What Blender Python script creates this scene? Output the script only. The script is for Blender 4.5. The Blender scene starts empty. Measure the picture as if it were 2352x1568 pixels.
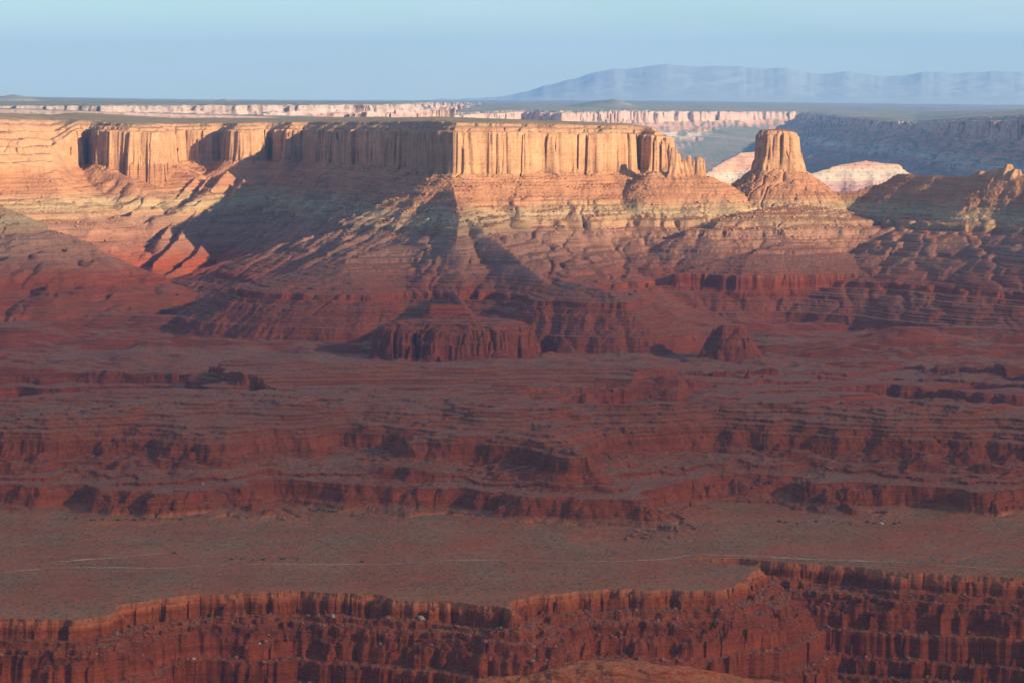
import bpy, math, random, time
import numpy as np
T0 = time.time()
rad = math.radians
sc = bpy.context.scene
COL = sc.collection

# ------------------------------------------------------------------ camera
F = 6669.0                      # focal length in plan pixels (2352 x 1568)
PITCH = math.atan(562 / F)
cam_d = bpy.data.cameras.new('camera')
cam = bpy.data.objects.new('camera', cam_d)
COL.objects.link(cam)
cam.location = (0, 0, 0)
cam.rotation_euler = (math.pi / 2 - PITCH, 0, 0)
cam_d.sensor_width = 36
cam_d.lens = 36 * F / 2352
cam_d.clip_start = 5
cam_d.clip_end = 400000
sc.camera = cam

# ------------------------------------------------------------------ sky, sun, exposure
SUN_EL = 17.0
SUN_AZ = 124.0                  # clockwise from the view direction (+Y)
world = bpy.data.worlds.new('World')
sc.world = world
world.use_nodes = True
nt = world.node_tree
nt.nodes.clear()
wo = nt.nodes.new('ShaderNodeOutputWorld')
bg = nt.nodes.new('ShaderNodeBackground')
sky = nt.nodes.new('ShaderNodeTexSky')
sky.sky_type = 'NISHITA'
sky.sun_disc = False
sky.sun_elevation = rad(SUN_EL)
sky.sun_rotation = rad(SUN_AZ)
sky.altitude = 1800
sky.air_density = 1.3
sky.dust_density = 0.4
sky.ozone_density = 1.5
bg.inputs['Strength'].default_value = 0.085
tint = nt.nodes.new('ShaderNodeMix'); tint.data_type = 'RGBA'; tint.blend_type = 'MULTIPLY'; tint.inputs[0].default_value = 1.0
tint.inputs[7].default_value = (.55, .78, 1.06, 1)
nt.links.new(sky.outputs[0], tint.inputs[6])
tc = nt.nodes.new('ShaderNodeTexCoord'); mp = nt.nodes.new('ShaderNodeMapping'); mp.inputs['Scale'].default_value = (3.0, 3.0, 26.0)
wn = nt.nodes.new('ShaderNodeTexNoise'); wn.inputs['Scale'].default_value = 2.2; wn.inputs['Detail'].default_value = 6; wn.inputs['Roughness'].default_value = .6; wn.inputs['Distortion'].default_value = .4
wr = nt.nodes.new('ShaderNodeMapRange'); wr.inputs[1].default_value = .42; wr.inputs[2].default_value = .75; wr.inputs[4].default_value = .6
wisp = nt.nodes.new('ShaderNodeMix'); wisp.data_type = 'RGBA'; wisp.inputs[7].default_value = (5.2, 5.9, 6.2, 1)   # thin high cloud
nt.links.new(tc.outputs['Generated'], mp.inputs['Vector']); nt.links.new(mp.outputs[0], wn.inputs['Vector']); nt.links.new(wn.outputs[0], wr.inputs[0])
nt.links.new(wr.outputs[0], wisp.inputs[0]); nt.links.new(tint.outputs[2], wisp.inputs[6])
nt.links.new(wisp.outputs[2], bg.inputs['Color'])
nt.links.new(bg.outputs[0], wo.inputs['Surface'])

sd = bpy.data.lights.new('sun', 'SUN')
sd.energy = 4.8
sd.angle = rad(0.6)
sd.color = (1.0, 0.78, 0.49)
sun = bpy.data.objects.new('sun', sd)
COL.objects.link(sun)
SV = (math.sin(rad(SUN_AZ)) * math.cos(rad(SUN_EL)), math.cos(rad(SUN_AZ)) * math.cos(rad(SUN_EL)), math.sin(rad(SUN_EL)))
from mathutils import Vector
sun.rotation_euler = Vector(SV).to_track_quat('Z', 'Y').to_euler()
sun.location = (0, 0, 500)

sc.view_settings.view_transform = 'Standard'
sc.view_settings.look = 'None'
sc.view_settings.gamma = 1
sc.view_settings.exposure = 1.15
sc.cycles.volume_bounces = 1
sc.cycles.max_bounces = 4
sc.cycles.diffuse_bounces = 2

# ------------------------------------------------------------------ numpy helpers
rng = np.random.RandomState(7)
PERM = np.concatenate([rng.permutation(256)] * 2).astype(np.int32)
GA = rng.rand(256) * 2 * np.pi
GX = np.cos(GA).astype(np.float32)
GY = np.sin(GA).astype(np.float32)

def pnoise(x, y, seed=0):
    xi = np.floor(x).astype(np.int32); yi = np.floor(y).astype(np.int32)
    xf = (x - xi).astype(np.float32); yf = (y - yi).astype(np.float32)
    u = xf * xf * xf * (xf * (xf * 6 - 15) + 10); v = yf * yf * yf * (yf * (yf * 6 - 15) + 10)
    xi = (xi + seed * 17) & 255; yi = (yi + seed * 31) & 255
    x1 = (xi + 1) & 255; y1 = (yi + 1) & 255
    def g(a, b, dx, dy):
        h = PERM[PERM[a] + b]
        return GX[h] * dx + GY[h] * dy
    n0 = g(xi, yi, xf, yf); n1 = g(x1, yi, xf - 1, yf)
    n2 = g(xi, y1, xf, yf - 1); n3 = g(x1, y1, xf - 1, yf - 1)
    a = n0 + u * (n1 - n0); b = n2 + u * (n3 - n2)
    return (a + v * (b - a)) * 1.5

def fbm(x, y, o=3, seed=0, gain=0.5):
    s = 0; a = 1.0; t = 0
    for i in range(o):
        s = s + a * pnoise(x, y, seed + i); t += a
        x = x * 2.03; y = y * 2.03; a *= gain
    return s / t * 1.4

def ridged(x, y, o=2, seed=0):          # 0 in the gully bottoms .. 1 on the ribs
    s = 0; a = 1.0; t = 0
    for i in range(o):
        s = s + a * np.minimum(1, np.abs(pnoise(x, y, seed + i)) * 2.4); t += a
        x = x * 2.1; y = y * 2.1; a *= 0.5
    return s / t

def sstep(a, b, x):
    t = np.clip((x - a) / (b - a), 0, 1)
    return t * t * (3 - 2 * t)

def smax(a, b, k):
    h = np.clip(0.5 + 0.5 * (a - b) / k, 0, 1)
    return b + (a - b) * h + k * h * (1 - h)

cp, sp = math.cos(PITCH), math.sin(PITCH)
def ray(X, Y):
    u = (X - 1176) / F; v = (784 - Y) / F
    den = cp + v * sp
    return u / den, (v * cp - sp) / den       # x/y , z/y
def at(X, Y, D):
    a, b = ray(X, Y)
    return (a * D, D, b * D)
def atz(X, Y, z):
    a, b = ray(X, Y)
    return (a * z / b, z / b)
def col(X, D):                                # plan point in a picture column at distance D
    a, b = ray(X, 500)
    return (a * D, D)

def segs(x, y, pts, closed):
    n = len(pts)
    for i in range(n if closed else n - 1):
        x0, y0 = pts[i][0], pts[i][1]; x1, y1 = pts[(i + 1) % n][0], pts[(i + 1) % n][1]
        dx, dy = x1 - x0, y1 - y0
        t = np.clip(((x - x0) * dx + (y - y0) * dy) / (dx * dx + dy * dy + 1e-9), 0, 1)
        yield i, t, np.sqrt((x - x0 - t * dx) ** 2 + (y - y0 - t * dy) ** 2)

def sdist(x, y, pts):                         # >0 outside, <0 inside a closed outline
    d = np.full(x.shape, 1e9, np.float32); ins = np.zeros(x.shape, bool)
    for i, t, dd in segs(x, y, pts, True):
        d = np.minimum(d, dd)
    n = len(pts)
    for i in range(n):
        x0, y0 = pts[i][0], pts[i][1]; x1, y1 = pts[(i + 1) % n][0], pts[(i + 1) % n][1]
        if y0 == y1: continue
        c = ((y0 > y) != (y1 > y)) & (x < (x1 - x0) * (y - y0) / (y1 - y0) + x0)
        ins ^= c
    return np.where(ins, -d, d)

def chaikin(pts, it=1):
    for _ in range(it):
        o = []
        n = len(pts)
        for i in range(n):
            a = pts[i]; b = pts[(i + 1) % n]
            o.append((a[0] * .75 + b[0] * .25, a[1] * .75 + b[1] * .25))
            o.append((a[0] * .25 + b[0] * .75, a[1] * .25 + b[1] * .75))
        pts = o
    return pts

# ------------------------------------------------------------------ strata: raw height -> ledged height
def make_layers():
    r = random.Random(11)
    major = [(-651, -627), (-612, -597), (-584, -564), (-557, -529), (-519, -488), (-437, -421), (-372, -362), (-318, -306), (-262, -257)]
    z = -760.0; zs = [z]; ws = [0.0]
    while z < -190:
        m = [q for q in major if abs(q[0] - z) < .01]
        if m:
            h = m[0][1] - m[0][0]; w = h * 0.16
        else:
            nxt = min([q[0] for q in major if q[0] > z + .01] + [-190.0])
            hard = False
            h = min(r.uniform(2.0, 9.0) if z < -525 or z > -470 else r.uniform(1.5, 4.5), nxt - z)
            if nxt - z - h < 1: h = nxt - z
            hard = (len(zs) % 2 == 0)
            if hard: h = min(h, r.uniform(1.5, 4.5)); w = h * 0.12
            else: h = min(h, r.uniform(.7, 2.6)) if z < -316 else h; w = h * 1.5 + r.uniform(.2, 1) ** 2 * 4.5
        z += h; zs.append(z); ws.append(ws[-1] + w)
    zs = np.array(zs); ws = np.array(ws)
    # keep raw and ledged heights together on average: re-anchor every ~60 m
    raw = np.zeros_like(zs); k = 0
    anchors = [0]
    for i in range(len(zs)):
        if zs[i] - zs[anchors[-1]] > 45: anchors.append(i)
    if anchors[-1] != len(zs) - 1: anchors.append(len(zs) - 1)
    for a, b in zip(anchors[:-1], anchors[1:]):
        f = (ws[a:b + 1] - ws[a]) / (ws[b] - ws[a])
        raw[a:b + 1] = zs[a] + f * (zs[b] - zs[a])
    return raw, zs
LRAW, LZ = make_layers()
def terrace(z):
    return np.where(z < -190, np.interp(z, LRAW, LZ), z)

# ------------------------------------------------------------------ outlines in plan
MESA = [col(-900, 6900), col(-250, 7300), col(0, 7700), col(110, 7880), col(188, 8120), col(206, 8220), col(224, 8040), col(300, 8000), col(372, 8030),
        col(388, 8300), col(402, 8650), col(500, 8700), col(530, 8580), col(582, 8580), col(622, 8700), col(655, 8580), col(700, 8620), col(800, 8180),
        col(900, 7800), col(985, 7380), col(1012, 7170), col(1040, 7130), col(1180, 7225), col(1300, 7310), col(1400, 7390), col(1445, 7430),
        col(1468, 7530), col(1490, 7460), col(1535, 7490), col(1546, 7590), col(1500, 7800), col(1350, 8050), col(1100, 8500), col(940, 9300), col(890, 11000), col(905, 12300),
        col(1000, 17000), col(1150, 18500), col(1200, 19400), col(1290, 19000), col(1400, 21000), col(1500, 21600), col(1640, 23000), col(1780, 24300), col(1845, 24700), col(1862, 24000), col(1900, 21500), col(1960, 19500),
        col(2040, 17300), col(2075, 17100), col(2140, 15900), col(2200, 15300), col(2260, 14100), col(2352, 12900), col(2700, 10900), col(3300, 10400), (60000, 30000), (60000, 90000), (-60000, 90000), (-60000, 6900)]
BUTTE = [at(1737, 350, 7480), at(1760, 350, 7452), at(1800, 350, 7448), at(1826, 350, 7462), at(1836, 350, 7500), at(1820, 350, 7545), at(1770, 350, 7560), at(1739, 350, 7530)]
SHELF = [col(-900, 3950), col(-300, 3900), col(0, 3890), col(250, 3870), col(500, 3850), col(640, 3835), col(700, 3890), col(760, 3840), col(900, 3800), col(1100, 3790), col(1300, 3760),
         col(1480, 3715), col(1570, 3730), col(1585, 3870), col(1650, 3960), col(1780, 3950), col(1850, 3880), col(1980, 3850), col(2010, 3930), col(2150, 3920), col(2220, 3860), col(2450, 3830), col(2900, 3700),
         (2500, 3900), (2500, 99000), (-3500, 99000), (-3500, 4000)]
RIMP = [(-2500, 3000), col(-300, 3080), col(0, 3104), col(160, 3095), col(232, 3112), col(262, 3172), col(420, 3239), col(560, 3252), col(700, 3262), col(870, 3232), col(1000, 3208), col(1130, 3165), col(1178, 3150),
        col(1200, 3215), col(1240, 3240), col(1327, 3262), col(1500, 3272), col(1640, 3282), col(1690, 3300), col(1735, 3355), col(1745, 3425), col(1700, 3462), col(1640, 3478), col(1600, 3510), col(1650, 3522),
        col(1701, 3515), col(1800, 3490), col(1912, 3458), col(2088, 3405), col(2352, 3365), col(2900, 3250), (3000, 3000), (3000, 1500), (-2500, 1500)]   # the canyon itself, inside
CAN1 = [col(-500, 5200), col(60, 5330), col(250, 5300), col(450, 5250), col(520, 5000), col(650, 4700), col(690, 4560), col(600, 4440), col(80, 4430), col(-20, 4380), col(-500, 4300)]
CAN2 = [col(1180, 4500), col(1350, 4330), col(1560, 4250), col(1850, 4300), col(2100, 4300), col(2300, 4150), col(2800, 4100), col(2900, 5200), col(2350, 5300), col(2080, 5650), col(1800, 5450), col(1500, 5350), col(1400, 5000)]
LOWER = [at(1552, 612, 6700)[:2], at(1640, 612, 6680)[:2], at(1700, 612, 6640)[:2], at(1900, 612, 6680)[:2], at(2070, 612, 6760)[:2], at(2108, 612, 7060)[:2], at(2180, 640, 7000)[:2], at(2268, 640, 6760)[:2], at(2420, 640, 6650)[:2],
         at(2900, 640, 6500)[:2], (2600, 7700), at(2000, 500, 7400)[:2], at(1700, 500, 7300)[:2], at(1570, 520, 7000)[:2]]
UPLAND = [col(-1500, 9600), col(250, 10100), col(480, 10400), col(700, 10900), col(880, 11500), col(900, 12600), (0, 90000), (-40000, 90000), (-40000, 9600)]

SPUR = [col(520, 6500), col(560, 6330), col(700, 6230), col(850, 6200), col(950, 6300), col(1030, 6330), col(1110, 6330), col(1175, 6280), col(1235, 6050), col(1340, 5990), col(1440, 5960), col(1470, 6060),
        col(1400, 6350), col(1300, 6650), col(1150, 6900), col(900, 7050), col(650, 6900)]
LEDGE = [col(1588, 6985), col(1640, 6960), col(1700, 6990), col(1800, 6980), col(1900, 7040), col(2000, 7060), col(2060, 7180), col(2090, 7600), col(1600, 7500), col(1575, 7150)]
TROUGH = [at(455, 440, 8200), at(385, 490, 7700), at(312, 535, 7500), at(256, 585, 7380), at(238, 620, 7300), at(262, 645, 7220), at(300, 662, 7050)]
def P3(*a): return [at(*q) for q in a]
RIDGES = {   # name: (crest points, upper slope, lower slope)
 'saddle_ridge': (P3((1500, 392, 7330), (1560, 398, 7330), (1618, 402, 7340), (1660, 418, 7380), (1690, 433, 7420), (1740, 440, 7460), (1785, 432, 7500), (1880, 440, 7500), (1955, 440, 7480), (2020, 424, 7480), (2050, 414, 7480), (2065, 399, 7470), (2090, 398, 7430), (2110, 404, 7400), (2150, 402, 7340),
                         (2170, 406, 7310), (2230, 405, 7220), (2245, 394, 7200), (2290, 392, 7130), (2320, 388, 7080), (2345, 402, 7040), (2400, 415, 6960), (2600, 420, 6700)), .62, .34),
 'butte': (P3((1752, 382, 7505), (1825, 382, 7505)), .66, .42),
 'spur_ridge': (P3((1035, 412, 7150), (1048, 462, 6900), (1055, 500, 6720), (1046, 560, 6520)), .42, .34),
 'knoll': (P3((990, 700, 5880), (1066, 704, 5880), (1040, 672, 6250)), .95, .62),
 'spur_shoulder': (P3((1075, 500, 6740), (1180, 585, 6460), (1250, 645, 6240), (1340, 680, 6150), (1400, 712, 6060)), .42, .40),
 'flank_point': (P3((960, 474, 7060), (880, 512, 6960), (825, 540, 6880), (700, 605, 6720)), .5, .4),
 'west_spur': (P3((-350, 410, 6800), (0, 470, 6880), (120, 535, 6950), (250, 630, 7050)), .45, .45),
 'rib': (P3((450, 408, 8280), (412, 446, 8000), (362, 500, 7720)), .8, .7),
 'rib.001': (P3((482, 404, 8300), (428, 470, 7900), (366, 548, 7560)), .85, .75),
 'rib.002': (P3((522, 392, 8270), (465, 460, 7900), (408, 546, 7570), (350, 612, 7380)), .85, .75),
 'rib.003': (P3((560, 412, 8150), (507, 486, 7850), (447, 588, 7500), (375, 638, 7300)), .85, .75),
 'gully_rib': (P3((1480, 455, 7340), (1445, 505, 7190), (1402, 580, 7040)), .7, .6),
 'badland_hill': (P3((1600, 410, 10300), (1650, 378, 10500), (1700, 352, 10600), (1760, 345, 10800), (1830, 395, 10800)), .5, .42),
 'badland_hill.001': (P3((1850, 400, 10500), (1930, 378, 10600), (1985, 369, 10650), (2060, 376, 10700), (2110, 410, 10800)), .6, .5),
}
TOECLIFF = [at(862, 765, 5810)[:2], at(905, 765, 5770)[:2], at(960, 765, 5765)[:2], at(1000, 765, 5735)[:2], at(1100, 765, 5745)[:2], at(1205, 765, 5765)[:2], at(1230, 765, 5850)[:2], at(1150, 740, 6000)[:2], at(1000, 740, 6050)[:2], at(880, 760, 5900)[:2]]
KNOLL = [at(1640, 750, 5740)[:2], at(1660, 750, 5722)[:2], at(1705, 750, 5722)[:2], at(1716, 750, 5740)[:2], at(1700, 750, 5770)[:2], at(1650, 750, 5768)[:2]]
MOUND = (at(1405, 1515, 3075))
IDS = ['body', 'ledge', 'ground', 'bench', 'canyon', 'shelf', 'mesa', 'butte', 'knoll', 'lower', 'toe', 'mound', 'upland', 'far'] + list(RIDGES)
ID = {n: i for i, n in enumerate(IDS)}

def sub(mask, fn, x, y, dest, fid, idn, k=0.0):
    idx = np.nonzero(mask)
    if len(idx[0]) == 0: return
    v = fn(x[idx], y[idx])
    cur = dest[idx]
    up = v > cur
    dest[idx] = smax(v, cur, k) if k > 0 else np.maximum(v, cur)
    f = fid[idx]; f[up] = idn; fid[idx] = f

def H(x, y):
    x = x.astype(np.float32); y = y.astype(np.float32)
    r = y
    a = x / np.maximum(y, 1)
    PX = 1176 + a * F * 0.997
    sc_ = np.where(y > 9500, 2.2, 1.0)
    big = fbm(x / 420, y / 420, 3, 1)
    mid = fbm(x / 90, y / 90, 3, 5)
    fine = fbm(x / 26, y / 34, 3, 9)
    flute = ridged(x / 17 + mid * .6, y / 17, 2, 13)
    near = (y < 9500)
    bx = np.floor(x / 13 + 2.6 * mid + .3 * fine).astype(np.int32); by = np.floor(y / 13 + .9 * mid).astype(np.int32)
    blk = PERM[(PERM[bx & 255] + by) & 255] / 255.0
    # --- valley ground
    g = np.interp(y, [4300, 4600, 5000, 5700, 6300, 6900], [-459, -468, -486, -504, -499, -492]) + 6 * big + 1.6 * mid + .5 * fine
    g = g + 11 * sstep(6200, 6800, y) * 0
    # low scarps across the valley floor
    quiet = 1 - .85 * np.exp(-((x + 130) / 420) ** 2 - ((y - 5640) / 260) ** 2) - .5 * np.exp(-((x - 435) / 160) ** 2 - ((y - 5690) / 150) ** 2)
    g = g + quiet * (24 * fbm(x / 900, y / 260, 3, 21) + 10 * fbm(x / 260, y / 90, 4, 25)) - 5 * (1 - quiet)
    g = np.where(y > 7900, -500 + 14 * fbm(x / 900, y / 900, 3, 3), g)
    # side canyons cut in the valley floor
    w1 = 22 * mid + 8 * fine + 40 * big
    m = (y > 3900) & (y < 6100)
    idx = np.nonzero(m)
    if len(idx[0]):
        d = sdist(x[idx], y[idx], CAN1) + w1[idx]
        dep = np.interp(-d, [0, 8, 55, 65, 150, 162, 300], [0, 17, 24, 42, 49, 62, 66])
        g[idx] = g[idx] - dep
        d = sdist(x[idx], y[idx], CAN2) + w1[idx] * 1.6
        dep = np.interp(-d, [0, 10, 80, 90, 190, 202, 420], [0, 13, 18, 32, 38, 52, 58])
        g[idx] = g[idx] - dep
    # --- shelf scarp and bench
    fid = np.full(x.shape, ID['ground'], np.int16)
    m = y < 6000
    idx = np.nonzero(m)
    if len(idx[0]):
        X = x[idx]; Y = y[idx]
        ds = -sdist(X, Y, SHELF) + 26 * mid[idx] + 6 * fine[idx] + 4 * (flute[idx] - .5) + 6 * (blk[idx] - .5) + 70 * big[idx] + 45 * fbm(X / 170, Y / 170, 2, 150)
        s = np.interp(ds, [-60, 0, 10, 50, 95, 130, 190, 235, 300, 360, 1200], [-562, -557, -551, -534, -523, -504, -496, -478, -468, -458, -430]) + 3 * mid[idx] + 3.0 * fbm(X / 38, Y / 38, 3, 140)
        bench = -560.5 + 2.2 * fbm(X / 260, Y / 260, 3, 30) + .5 * fine[idx] - .7 * (1 - sstep(0, .2, np.abs(pnoise(X / 300 + .5 * mid[idx], Y / 140, 35)))) 
        s = np.where(ds < 0, bench + np.clip((ds + 60) / 60, 0, 1) * 4, s)
        gg = g[idx]
        h = np.where(ds > -60, -smax(-s, -gg, 3.0), bench)
        fi = np.where(ds < -4, ID['bench'], np.where(s < gg + 1.0, ID['shelf'], ID['ground']))
        # canyon below the white rim
        dc = -sdist(X, Y, RIMP) + 15 * mid[idx] + 6 * fine[idx] + 2 * (flute[idx] - .5) + 5 * (blk[idx] - .5)
        dcb = dc * (1 + .45 * big[idx])
        c = -560.3 - np.interp(dcb, [0, 120, 420], [0, 46, 90])
        for k_, (o_, h_, w_) in enumerate(((0, 4, 1.5), (4, 8, 2.5), (18, 9, 2.5), (33, 7, 3), (48, 17, 4), (66, 8, 3), (80, 21, 5), (104, 10, 5))):
            nk = 7 * fbm(X / 21, Y / 21, 2, 120 + 3 * k_) * min(1, k_) + 3.5 * (PERM[(PERM[(bx[idx] + 7 * k_) & 255] + by[idx]) & 255] / 255. - .5) * min(1, k_)
            c = c - h_ * sstep(0, 1, (dcb - o_ + nk) / w_)
        c = c + np.where(dc > 15, 3.0 * mid[idx] + 2.2 * fbm(X / 11, Y / 11, 2, 77), 0)
        h = np.where(dc > 0, np.minimum(h, c), h)
        fi = np.where(dc > 0, ID['canyon'], fi)
        # orange rubble mound on the canyon side
        dm = np.sqrt(((X - MOUND[0]) / 1.6) ** 2 + ((Y - MOUND[1]) / 1.0) ** 2)
        mz = MOUND[2] + 6 - .34 * np.sqrt(dm ** 2 + 500) + 2.2 * fbm(X / 16, Y / 16, 3, 41) + 5 * fbm(X / 60, Y / 60, 2, 43)
        fi = np.where(mz > h, ID['mound'], fi)
        h = np.maximum(h, mz)
        g[idx] = h; fid[idx] = fi
    base = g
    # --- high ground: mesa
    top = np.interp(PX, [-300, 0, 220, 400, 700, 900, 1000, 1440, 1500, 1545], [-48, -54, -64, -76, -70, -62, -56, -68, -76, -82])
    top = np.where(y > 9500, np.interp(PX, [0, 700, 1000, 1200, 1500, 1850, 2040, 2100, 2200, 2352], [-46, -70, -92, -85, -103, -135, -138, -140, -110, -78]), top)
    # gully coordinate, turned with the slope the wall faces
    t = sstep(-350, -150, x) 
    ang = 0.75
    u1 = x * math.cos(ang) - y * math.sin(ang) * -1; v1 = x * math.sin(ang) * -1 + y * math.cos(ang)
    gl = ridged((x * .80 - y * .60) / 85 + mid * .3, (x * .60 + y * .80) / 300, 2, 50)
    gr = ridged(x / 85 + mid * .3, y / 300, 2, 60)
    gul = gl + (gr - gl) * t
    gfar = ridged(x / 240, y / 700, 3, 70)
    gul = np.where(y > 9500, gfar, gul)
    def mesa(X, Y, i):
        d = sdist(X, Y, MESA)
        far = Y > 9500
        k = np.where(far, 2.4, 1.0)
        d = d + (fbm(X / 70, Y / 70, 2, 80) * 14) * k + (gul[i] - .5) * 14 * k
        win = np.interp(d / k, [-60, -8, 6, 30], [.5, 1, 1, 0])
        d = d + ((fl2[i] - .5) * 10 + crack[i] * np.where(far, .3, 1) * np.interp(d / k, [-3, 6], [.3, 1])) * k * win
        west = sstep(190, 120, PX[i]) * (~far)
        z = np.interp(d, [-1600, -260, -70, -42, -40, -20, -18, -2, 0, 7, 60, 140, 260, 420, 620, 900], [-30, -50, -54, -58, -64, -70, -76, -82, -86, -186, -218, -262, -305, -392, -488, -530])
        zw = np.interp(d, [-260, -120, -60, 0, 60, 140, 200, 300, 450, 620, 900], [-50, -60, -90, -128, -168, -215, -262, -305, -385, -488, -530])
        zw = zw + 4 * np.sin((zw + 4 * mid[i]) / 3.2)
        zf = np.interp(d, [-2000, -300, -60, -55, 0, 25, 90, 400, 900, 1600], [-40, -50, -58, -72, -80, -182, -215, -330, -480, -540])
        z = z + (zw - z) * west
        z = np.where(far, zf, z)
        tz = top[i]
        z = np.where(z > -186, -186 + (z + 186) * (tz + 186) / (-50 + 186), z)
        amp = np.interp(z, [-520, -480, -400, -300, -240, -190, -186], [0, 8, 20, 24, 16, 2, 0]) * np.where(far, 1.6, 1.0 + .7 * (X < -450))
        z = z - amp * (1 - gul[i]) + amp * .35
        return z
    fl2 = ridged(x / 62 + .5 * fine, y / 62, 3, 90) * .8 + .2 * flute
    cr_ = np.abs(pnoise(x / 48 + .4 * mid, y / 48, 91)); cr2 = np.abs(pnoise(x / 21 + .4 * mid, y / 21, 97))
    crack = (8 + 22 * np.clip(.5 + big + mid, 0, 1)) * (1 - sstep(.0, .16, cr_)) + 4 * (1 - sstep(0, .14, cr2)) + 4 * (blk - .5)
    idx = np.nonzero(y > 5900)
    if len(idx[0]):
        z = mesa(x[idx], y[idx], idx)
        b = base[idx]; f = fid[idx]
        f[z > b] = ID['mesa']
        f[(z > b) & (y[idx] > 9500)] = ID['far']
        base[idx] = smax(z, b, 4.0); fid[idx] = f
    # --- lower cliff apron on the right
    idx = np.nonzero((y > 6000) & (y < 8000) & (PX > 1450))
    if len(idx[0]):
        d = sdist(x[idx], y[idx], LOWER) + 16 * mid[idx] + 8 * (fl2[idx] - .5) + 5 * fine[idx]
        rimz = -409.0
        z = np.interp(d, [-400, -60, -8, 0, 6, 20, 26, 60, 160], [rimz + 100, rimz + 20, rimz + 3, rimz, rimz - 30, rimz - 36, rimz - 58, rimz - 72, -500]) + 2 * mid[idx]
        b = base[idx]; f = fid[idx]
        f[z > b] = ID['lower']; base[idx] = np.maximum(z, b); fid[idx] = f
    idx = np.nonzero((x > -1600) & (x < -500) & (y > 7000) & (y < 8700))
    if len(idx[0]):
        tz = np.full(idx[0].shape, 1e9, np.float32)
        for i, tt, dd in segs(x[idx], y[idx], TROUGH, False):
            dd = np.maximum(0, dd - 8 + 10 * mid[idx])
            tz = np.minimum(tz, TROUGH[i][2] + (TROUGH[i + 1][2] - TROUGH[i][2]) * tt + np.interp(dd, [0, 25, 200, 900], [0, 16, 86, 500]))
        bb = base[idx]
        base[idx] = np.where(bb > -187, bb, np.minimum(-187, -smax(-tz, -bb, 8.0)))
    for poly, nm, xr, yr, dd_, zz_ in ((SPUR, 'body', (-900, 500), (5600, 7300), [-600, -450, -200, 0, 60, 220], [-275, -302, -372, -428, -462, -540]),
                                       (LEDGE, 'ledge', (300, 1200), (6500, 7700), [-400, -150, -20, 0, 5, 230, 600], [-240, -285, -314, -318, -331, -412, -560])):
        idx = np.nonzero((x > xr[0]) & (x < xr[1]) & (y > yr[0]) & (y < yr[1]))
        if len(idx[0]):
            d = sdist(x[idx], y[idx], poly) + 14 * mid[idx] + 30 * big[idx] + 4 * fine[idx] + 18 * (.6 - gul[idx]) + 8 * (fl2[idx] - .5)
            z = np.interp(d, dd_, zz_) + 3 * mid[idx]
            b = base[idx]; f = fid[idx]
            f[z > b] = ID[nm]; base[idx] = smax(z, b, 3.0); fid[idx] = f
    # --- ridges and spurs
    for name, (pts, s1, s2) in RIDGES.items():
        xs = [p[0] for p in pts]; ys = [p[1] for p in pts]
        R = 750
        m = (x > min(xs) - R) & (x < max(xs) + R) & (y > min(ys) - R) & (y < max(ys) + R)
        idx = np.nonzero(m)
        if len(idx[0]) == 0: continue
        X = x[idx]; Y = y[idx]
        best = np.full(X.shape, -1e9, np.float32)
        farf = 4.5 if ys[0] > 9500 else 1.0
        wob = (9 * mid[idx] + 3 * fine[idx])
        for i, tt, dd in segs(X, Y, pts, False):
            zz = pts[i][2] + (pts[i + 1][2] - pts[i][2]) * tt
            dd = np.maximum(0, dd + wob * np.minimum(1, dd / 30))
            pr = np.where(dd < 150, s1 * dd, s1 * 150 + s2 * (dd - 150))
            best = np.maximum(best, zz - pr)
        dtop = (best > -1e8)
        rel = np.clip((base[idx] * 0 + 1), 0, 1)
        amp = np.interp(best, [-520, -490, -400, -300, -240, -200], [0, 5, 12, 14, 8, 2]) * farf * 1.4
        mind = np.full(X.shape, 1e9, np.float32)
        for i, tt, dd in segs(X, Y, pts, False): mind = np.minimum(mind, dd)
        if name in ('saddle_ridge', 'butte'): amp = amp * .6
        if name == 'west_spur': amp = amp * 2.2
        amp = amp * sstep(5, 60, mind)
        v = best - amp * (1 - gul[idx])
        b = base[idx]; f = fid[idx]
        f[v > b] = ID[name]
        base[idx] = smax(v, b, 3.0); fid[idx] = f
    # amphitheatre bowl in the nose of the spur is left between knoll and shoulder
    # --- toe cliff in front of the knoll
    idx = np.nonzero((y > 5500) & (y < 6300) & (PX > 780) & (PX < 1350))
    if len(idx[0]):
        d = sdist(x[idx], y[idx], TOECLIFF) + 14 * (fl2[idx] - .5) + 10 * mid[idx] + .7 * crack[idx]
        z = np.interp(d, [-120, -30, -6, 0, 4, 11, 14, 34, 90], [-445, -456, -464, -469, -486, -489, -500, -508, -540]) + 9 * fbm(x[idx] / 70, y[idx] / 70, 2, 160)
        b = base[idx]; f = fid[idx]
        f[z > b] = ID['toe']; base[idx] = np.maximum(z, b); fid[idx] = f
    idx = np.nonzero((y > 5600) & (y < 5900) & (PX > 1560) & (PX < 1800))
    if len(idx[0]):
        d = sdist(x[idx], y[idx], KNOLL) + 9 * (fl2[idx] - .5) + 5 * fine[idx] + 6 * (blk[idx] - .5)
        z = np.interp(d, [-14, -3, 0, 4, 12, 18, 40, 120], [-452, -457, -463, -474, -477, -490, -506, -600])
        z = z - 8 * sstep(-25, 12, (X0(1682, 5740) - x[idx]) * -1 + 0) * 0
        b = base[idx]; f = fid[idx]
        f[z > b] = ID['knoll']; base[idx] = np.maximum(z, b); fid[idx] = f
    # --- strata ledges
    wob = 2.5 * big + .8 * mid
    zt = terrace(base + wob) - wob
    amt = np.clip(.8 + .6 * mid + .5 * big, .35, 1.0)
    z2 = base + (zt - base) * amt
    isflat = (fid == ID['bench']) | (fid == ID['mound'])
    z2 = np.where(isflat, base, z2)
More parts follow.
